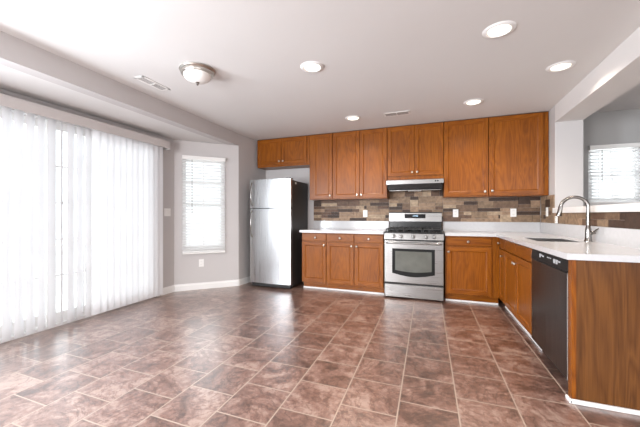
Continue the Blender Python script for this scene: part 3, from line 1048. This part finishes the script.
# cooktop, burners, grates
MB().box(rx0, rx1, rf - 0.012, -0.075, 0.900, 0.917, 0.004).build('cooktop', M['black'], rg)
for x, y, r_ in ((0.17, -0.50, 0.045), (0.17, -0.22, 0.038), (0.385, -0.36, 0.05), (0.60, -0.50, 0.05), (0.60, -0.22, 0.035)):
    bo = MB().lathe([(r_ + 0.012, 0), (r_ + 0.012, 0.006), (r_, 0.008), (r_, 0.016), (0.01, 0.018)], (x, y, 0.916), n=24).build('burner', M['iron'], rg)
    MB().lathe([(r_ * 0.8, 0), (r_ * 0.8, 0.006), (0.01, 0.008)], (x, y, 0.934), n=24).build('burner_cap', M['black'], bo)
for (a, b_) in ((0.022, 0.262), (0.272, 0.498), (0.508, 0.748)):
    gr = MB()
    z0, z1 = 0.946, 0.960
    for y in (-0.63, -0.36, -0.095):
        gr.box(a, b_, y - 0.006, y + 0.006, z0, z1, 0.002)
    for x in (a + 0.006, (a + b_) / 2, b_ - 0.006):
        gr.box(x - 0.006, x + 0.006, -0.63, -0.095, z0, z1, 0.002)
    for y in (-0.50, -0.22):
        gr.box(a, b_, y - 0.005, y + 0.005, z0 + 0.001, z1 - 0.001, 0.0015)
    for x in (a + 0.006, b_ - 0.006):
        for y in (-0.63, -0.36, -0.095):
            gr.box(x - 0.006, x + 0.006, y - 0.006, y + 0.006, 0.916, z0 + 0.004)
    gr.build('grate', M['iron'], rg)
# backguard with clock
MB().box(rx0 + 0.004, rx1 - 0.004, -0.082, -0.022, 0.900, 1.052, 0.003).build('vent_panel', M['black'], rg)
bgd = MB()
bgd.extrude([(-0.022, 1.052), (-0.092, 1.052), (-0.084, 1.180), (-0.072, 1.193), (-0.022, 1.193)], 'x', rx0 + 0.002, rx1 - 0.002)
bgo = bgd.build('backguard', M['steel'], rg)
dp = MB().extrude([(-0.080, 1.100), (-0.0915, 1.100), (-0.0868, 1.164), (-0.078, 1.164)], 'x', 0.238, 0.538).build('display', M['display'], bgo)
dg = MB()
for i, x in enumerate((0.352, 0.372, 0.397, 0.417)):     # 12:00 on the clock
    segs = {0: ('R',), 1: ('T', 'M', 'B', 'RT', 'LB'), 2: ('T', 'B', 'L', 'R'), 3: ('T', 'B', 'L', 'R')}[i]
    for s_ in segs:
        w_, h_, zc = 0.012, 0.024, 0.0
        zc = 1.137
        bx_ = {'T': (x, x + w_, zc + h_ / 2 - 0.002, zc + h_ / 2), 'B': (x, x + w_, zc - h_ / 2, zc - h_ / 2 + 0.002), 'M': (x, x + w_, zc - 0.001, zc + 0.001),
               'L': (x, x + 0.002, zc - h_ / 2, zc + h_ / 2), 'R': (x + w_ - 0.002, x + w_, zc - h_ / 2, zc + h_ / 2),
               'RT': (x + w_ - 0.002, x + w_, zc, zc + h_ / 2), 'LB': (x, x + 0.002, zc - h_ / 2, zc)}[s_]
        dg.box(bx_[0], bx_[1], -0.0905, -0.088, bx_[2], bx_[3])
dg.build('clock_digits', M['digits'], dp)
for x in (rx0 + 0.05, rx1 - 0.05):
    for y in (rf + 0.08, -0.08):
        MB().lathe([(0.018, 0), (0.018, 0.012), (0.010, 0.014), (0.010, 0.022)], (x, y, 0), n=14).build('foot', M['black_matte'], rg)

# ------------------------------------------------------------------ range hood
hd = thing('range_hood', 'slim stainless under-cabinet range hood above the stove', 'range hood', (0.388, -0.25, 1.50))
hb = MB()
hb.extrude([(-0.02, 1.655), (-0.45, 1.655), (-0.485, 1.645), (-0.485, 1.590), (-0.478, 1.590), (-0.47, 1.60), (-0.02, 1.60)], 'x', 0.010, 0.772)
hbo = hb.build('canopy', M['steel'], hd)
for x in (0.660, 0.690):
    MB().box(x, x + 0.018, -0.489, -0.484, 1.611, 1.628, 0.001).build('switch', M['black'], hbo)
lower = MB()
lower.extrude([(-0.02, 1.599), (-0.466, 1.599), (-0.44, 1.520), (-0.40, 1.508), (-0.02, 1.508)], 'x', 0.024, 0.758)
lo_ = lower.build('filter_housing', M['black'], hd)
MB().box(0.05, 0.735, -0.42, -0.405, 1.500, 1.507, 0.001).build('grease_lip', M['steel'], lo_)
MB().box(0.30, 0.48, -0.30, -0.20, 1.502, 1.5075, 0.001).build('lamp_cover', M['plastic'], lo_)

# ------------------------------------------------------------------ dishwasher
dx = XPF
dw = thing('dishwasher', 'black stainless dishwasher set into the peninsula beside the end panel', 'dishwasher', (1.68, -2.27, 0))
dy0, dy1 = -2.664, -1.921
MB().box(dx + 0.01, dx + 0.48, dy0 + 0.004, dy1 - 0.004, 0.095, CT0 - 0.006, 0.003).build('body', M['black_matte'], dw)
dd = MB().box(dx - 0.020, dx + 0.01, dy0 + 0.018, dy1 - 0.006, 0.105, 0.782, 0.005).build('door', M['steel_dark'], dw)
MB().box(dx - 0.021, dx + 0.008, dy0 + 0.006, dy0 + 0.018, 0.105, 0.782, 0.002).build('edge_strip', M['steel'], dd)
cpd = MB()
cpd.extrude([(dx + 0.01, 0.785), (dx - 0.022, 0.787), (dx - 0.012, 0.868), (dx + 0.01, 0.870)], 'y', dy0 + 0.006, dy1 - 0.006)
cpo = cpd.build('control_panel', M['frame_black'], dw)
for yy, zz, wy, wz in ((-2.14, 0.832, 0.022, 0.03), (-2.175, 0.838, 0.012, 0.012), (-2.205, 0.834, 0.018, 0.012), (-2.30, 0.838, 0.012, 0.008), (-2.33, 0.838, 0.012, 0.008), (-2.36, 0.838, 0.012, 0.008),
                       (-2.43, 0.828, 0.03, 0.03), (-2.475, 0.828, 0.03, 0.03), (-2.52, 0.834, 0.025, 0.012)):
    MB().box(dx - 0.0205, dx - 0.014, yy - wy / 2, yy + wy / 2, zz - wz / 2, zz + wz / 2, 0.002).build('button', M['glyph'], cpo)
MB().box(dx + 0.055, dx + 0.07, dy0 + 0.006, dy1 - 0.006, 0.005, 0.098, 0.002).build('toe_plate', M['black_matte'], dw)

# ------------------------------------------------------------------ sink and faucet
sk = thing('kitchen_sink', 'stainless undermount sink sunk into the white peninsula counter', 'sink', (1.67, -1.56, 0.70))
b_ = MB()
z0, z1 = 0.715, CT0 - 0.0005
t_ = 0.004
g_ = 0.0008
z1 = CT1 - 0.003
b_.box(SX0 + g_, SX0 + t_, SY0 + g_, SY1 - g_, z0, z1).box(SX1 - t_, SX1 - g_, SY0 + g_, SY1 - g_, z0, z1)
b_.box(SX0 + t_, SX1 - t_, SY0 + g_, SY0 + t_, z0, z1).box(SX0 + t_, SX1 - t_, SY1 - t_, SY1 - g_, z0, z1)
b_.box(SX0 + g_, SX1 - g_, SY0 + g_, SY1 - g_, z0 - t_, z0)
b_.build('basin', M['sink_steel'], sk)
MB().lathe([(0.045, 0), (0.045, 0.003), (0.035, 0.004), (0.03, 0.001)], ((SX0 + SX1) / 2, (SY0 + SY1) / 2, z0 + 0.0005), n=24).build('drain', M['chrome'], sk)

FX, FY = 1.89, -1.63
fa = thing('kitchen_faucet', 'tall brushed nickel gooseneck faucet standing behind the sink', 'faucet', (FX, FY, CT1))
MB().lathe([(0.030, 0), (0.030, 0.006), (0.026, 0.012), (0.0235, 0.05), (0.0225, 0.09), (0.0215, 0.11), (0.016, 0.135), (0.0135, 0.15)], (FX, FY, CT1), n=28).build('base', M['chrome'], fa)
neck = [(FX, FY, CT1 + 0.14), (FX, FY, CT1 + 0.20), (FX, FY, CT1 + 0.285)]
RA = 0.092
for i in range(1, 17):
    a = math.pi * i / 16 * 0.97
    neck.append((FX - RA + RA * math.cos(a), FY + 0.02 * (1 - math.cos(a)), CT1 + 0.304 + RA * math.sin(a)))
nk = MB().tube(neck, 0.0145, 16)
nk.build('neck', M['chrome'], fa)
ex, ey, ez = neck[-1]
MB().lathe([(0.0150, 0), (0.0165, 0.01), (0.0180, 0.055), (0.0205, 0.085), (0.0195, 0.092), (0.010, 0.094)], (ex, ey, ez + 0.004), (-0.16, 0.02, -0.98), 22).build('spray_head', M['chrome'], fa)
MB().tube([(FX + 0.012, FY - 0.012, CT1 + 0.075), (FX + 0.033, FY - 0.035, CT1 + 0.082)], 0.014, 16).build('handle_hub', M['chrome'], fa)
MB().tube([(FX + 0.028, FY - 0.030, CT1 + 0.081), (FX + 0.035, FY - 0.055, CT1 + 0.105), (FX + 0.036, FY - 0.085, CT1 + 0.118)], 0.007, 12, radii=[0.010, 0.007, 0.005]).build('lever', M['chrome'], fa)

# ------------------------------------------------------------------ ceiling fixtures
lamps = [(-0.392, -2.492, 'recessed ceiling light nearest the dome light, left of centre', 42),
         (1.042, -2.526, 'large recessed ceiling light nearest the camera, above the floor centre', 42),
         (1.668, -1.699, 'recessed ceiling light beside the white beam on the right', 36),
         (1.067, -1.005, 'recessed ceiling light in front of the tall right-hand wall cabinets', 42),
         (-0.378, -0.928, 'small recessed ceiling light in front of the tall left-hand wall cabinets', 42)]
for x, y, lb, pw in lamps:
    t = thing('recessed_light', lb, 'ceiling light', (x, y, H), 'recessed kitchen ceiling lights')
    MB().lathe([(0.070, -0.004), (0.078, -0.012), (0.098, -0.009), (0.106, -0.0005), (0.104, -0.0002), (0.072, -0.0002)], (x, y, H), n=36).build('trim_ring', M['white'], t)
    MB().lathe([(0.071, -0.0025), (0.071, -0.0040), (0.04, -0.0050), (0.002, -0.0052)], (x, y, H), n=32).build('lens', M['lens'], t)
    l = bpy.data.lights.new('recessed_lamp', 'SPOT')
    l.energy = pw
    l.spot_size = R(150); l.spot_blend = 0.8
    l.shadow_soft_size = 0.07
    l.color = (1.0, 0.89, 0.77)
    lo_ = bpy.data.objects.new('recessed_lamp', l)
    COL.objects.link(lo_); lo_.parent = t; lo_.location = (0, 0, -0.02)

for x, y, lb, pw in ((0.9, -4.2, 'added recessed fill light above the middle of the open floor', 80),
                     (-1.0, -6.2, 'added recessed fill light at the rear left of the room', 80), (1.0, -6.2, 'added recessed fill light at the rear right of the room', 80)):
    t = thing('recessed_light', lb, 'ceiling light', (x, y, H), 'added recessed fill lights at the rear of the room')  # unseen fixtures added to fill the room with light
    MB().lathe([(0.070, -0.004), (0.078, -0.012), (0.098, -0.009), (0.106, -0.0005), (0.104, -0.0002), (0.072, -0.0002)], (x, y, H), n=36).build('trim_ring', M['white'], t)
    MB().lathe([(0.071, -0.0025), (0.071, -0.0040), (0.04, -0.0050), (0.002, -0.0052)], (x, y, H), n=32).build('lens', M['lens'], t)
    l = bpy.data.lights.new('recessed_lamp', 'SPOT')
    l.energy = pw
    l.spot_size = R(150); l.spot_blend = 0.8
    l.shadow_soft_size = 0.07
    l.color = (1.0, 0.96, 0.91)
    lo_ = bpy.data.objects.new('recessed_lamp', l)
    COL.objects.link(lo_); lo_.parent = t; lo_.location = (0, 0, -0.02)

dx_, dy_ = -1.385, -2.815
dm = thing('dome_light', 'round flush-mount dome light with frosted bowl and nickel rim', 'ceiling light', (dx_, dy_, H))
MB().lathe([(0.150, -0.0005), (0.158, -0.012), (0.152, -0.022), (0.142, -0.026), (0.144, -0.038), (0.138, -0.050), (0.124, -0.052)], (dx_, dy_, H), n=48).build('rim', M['knob'], dm)
MB().lathe([(0.124, -0.050), (0.120, -0.064), (0.106, -0.084), (0.082, -0.100), (0.05, -0.110), (0.012, -0.114), (0.002, -0.114)], (dx_, dy_, H), n=48).build('glass_bowl', M['bowl'], dm)
MB().lathe([(0.014, -0.112), (0.018, -0.118), (0.009, -0.125), (0.011, -0.135), (0.002, -0.143)], (dx_, dy_, H), n=20).build('finial', M['chrome'], dm)


def vent(label, cx, cy, lx, ly, rot, along_x):
    t = thing('ceiling_vent', label, 'air vent', (cx, cy, H))
    mt = Matrix.Translation((cx, cy, H)) @ Matrix.Rotation(rot, 4, 'Z')
    mb = MB()
    b2 = 0.024
    mb.box(-lx / 2, lx / 2, -ly / 2, -ly / 2 + b2, -0.006, -0.0005, 0.002).box(-lx / 2, lx / 2, ly / 2 - b2, ly / 2, -0.006, -0.0005, 0.002)
    mb.box(-lx / 2, -lx / 2 + b2, -ly / 2, ly / 2, -0.006, -0.0005, 0.002).box(lx / 2 - b2, lx / 2, -ly / 2, ly / 2, -0.006, -0.0005, 0.002)
    mb.move(mt).build('frame', M['plastic'], t)
    MB().box(-lx / 2 + 0.01, lx / 2 - 0.01, -ly / 2 + 0.01, ly / 2 - 0.01, -0.0052, -0.0006).move(mt).build('duct', M['vent_dark'], t)
    s = MB()
    n = 4
    for i in range(n):
        yc = -ly / 2 + b2 + (ly - 2 * b2) * (i + 0.5) / n
        s.extrude([(yc + 0.003, -0.0053), (yc - 0.003, -0.0066), (yc - 0.0045, -0.0064), (yc + 0.0015, -0.0051)], 'x', -lx / 2 + b2, lx / 2 - b2)
    s.box(-0.004, 0.004, -ly / 2 + b2, ly / 2 - b2, -0.0095, -0.003)
    s.move(mt).build('louvers', M['plastic'], t)
    return t


vent('white ceiling vent beside the dome light near the bay header', -2.005, -2.745, 0.34, 0.12, R(90), False)
vent('white ceiling vent in front of the cabinet above the range hood', 0.195, -0.895, 0.33, 0.15, 0, True)
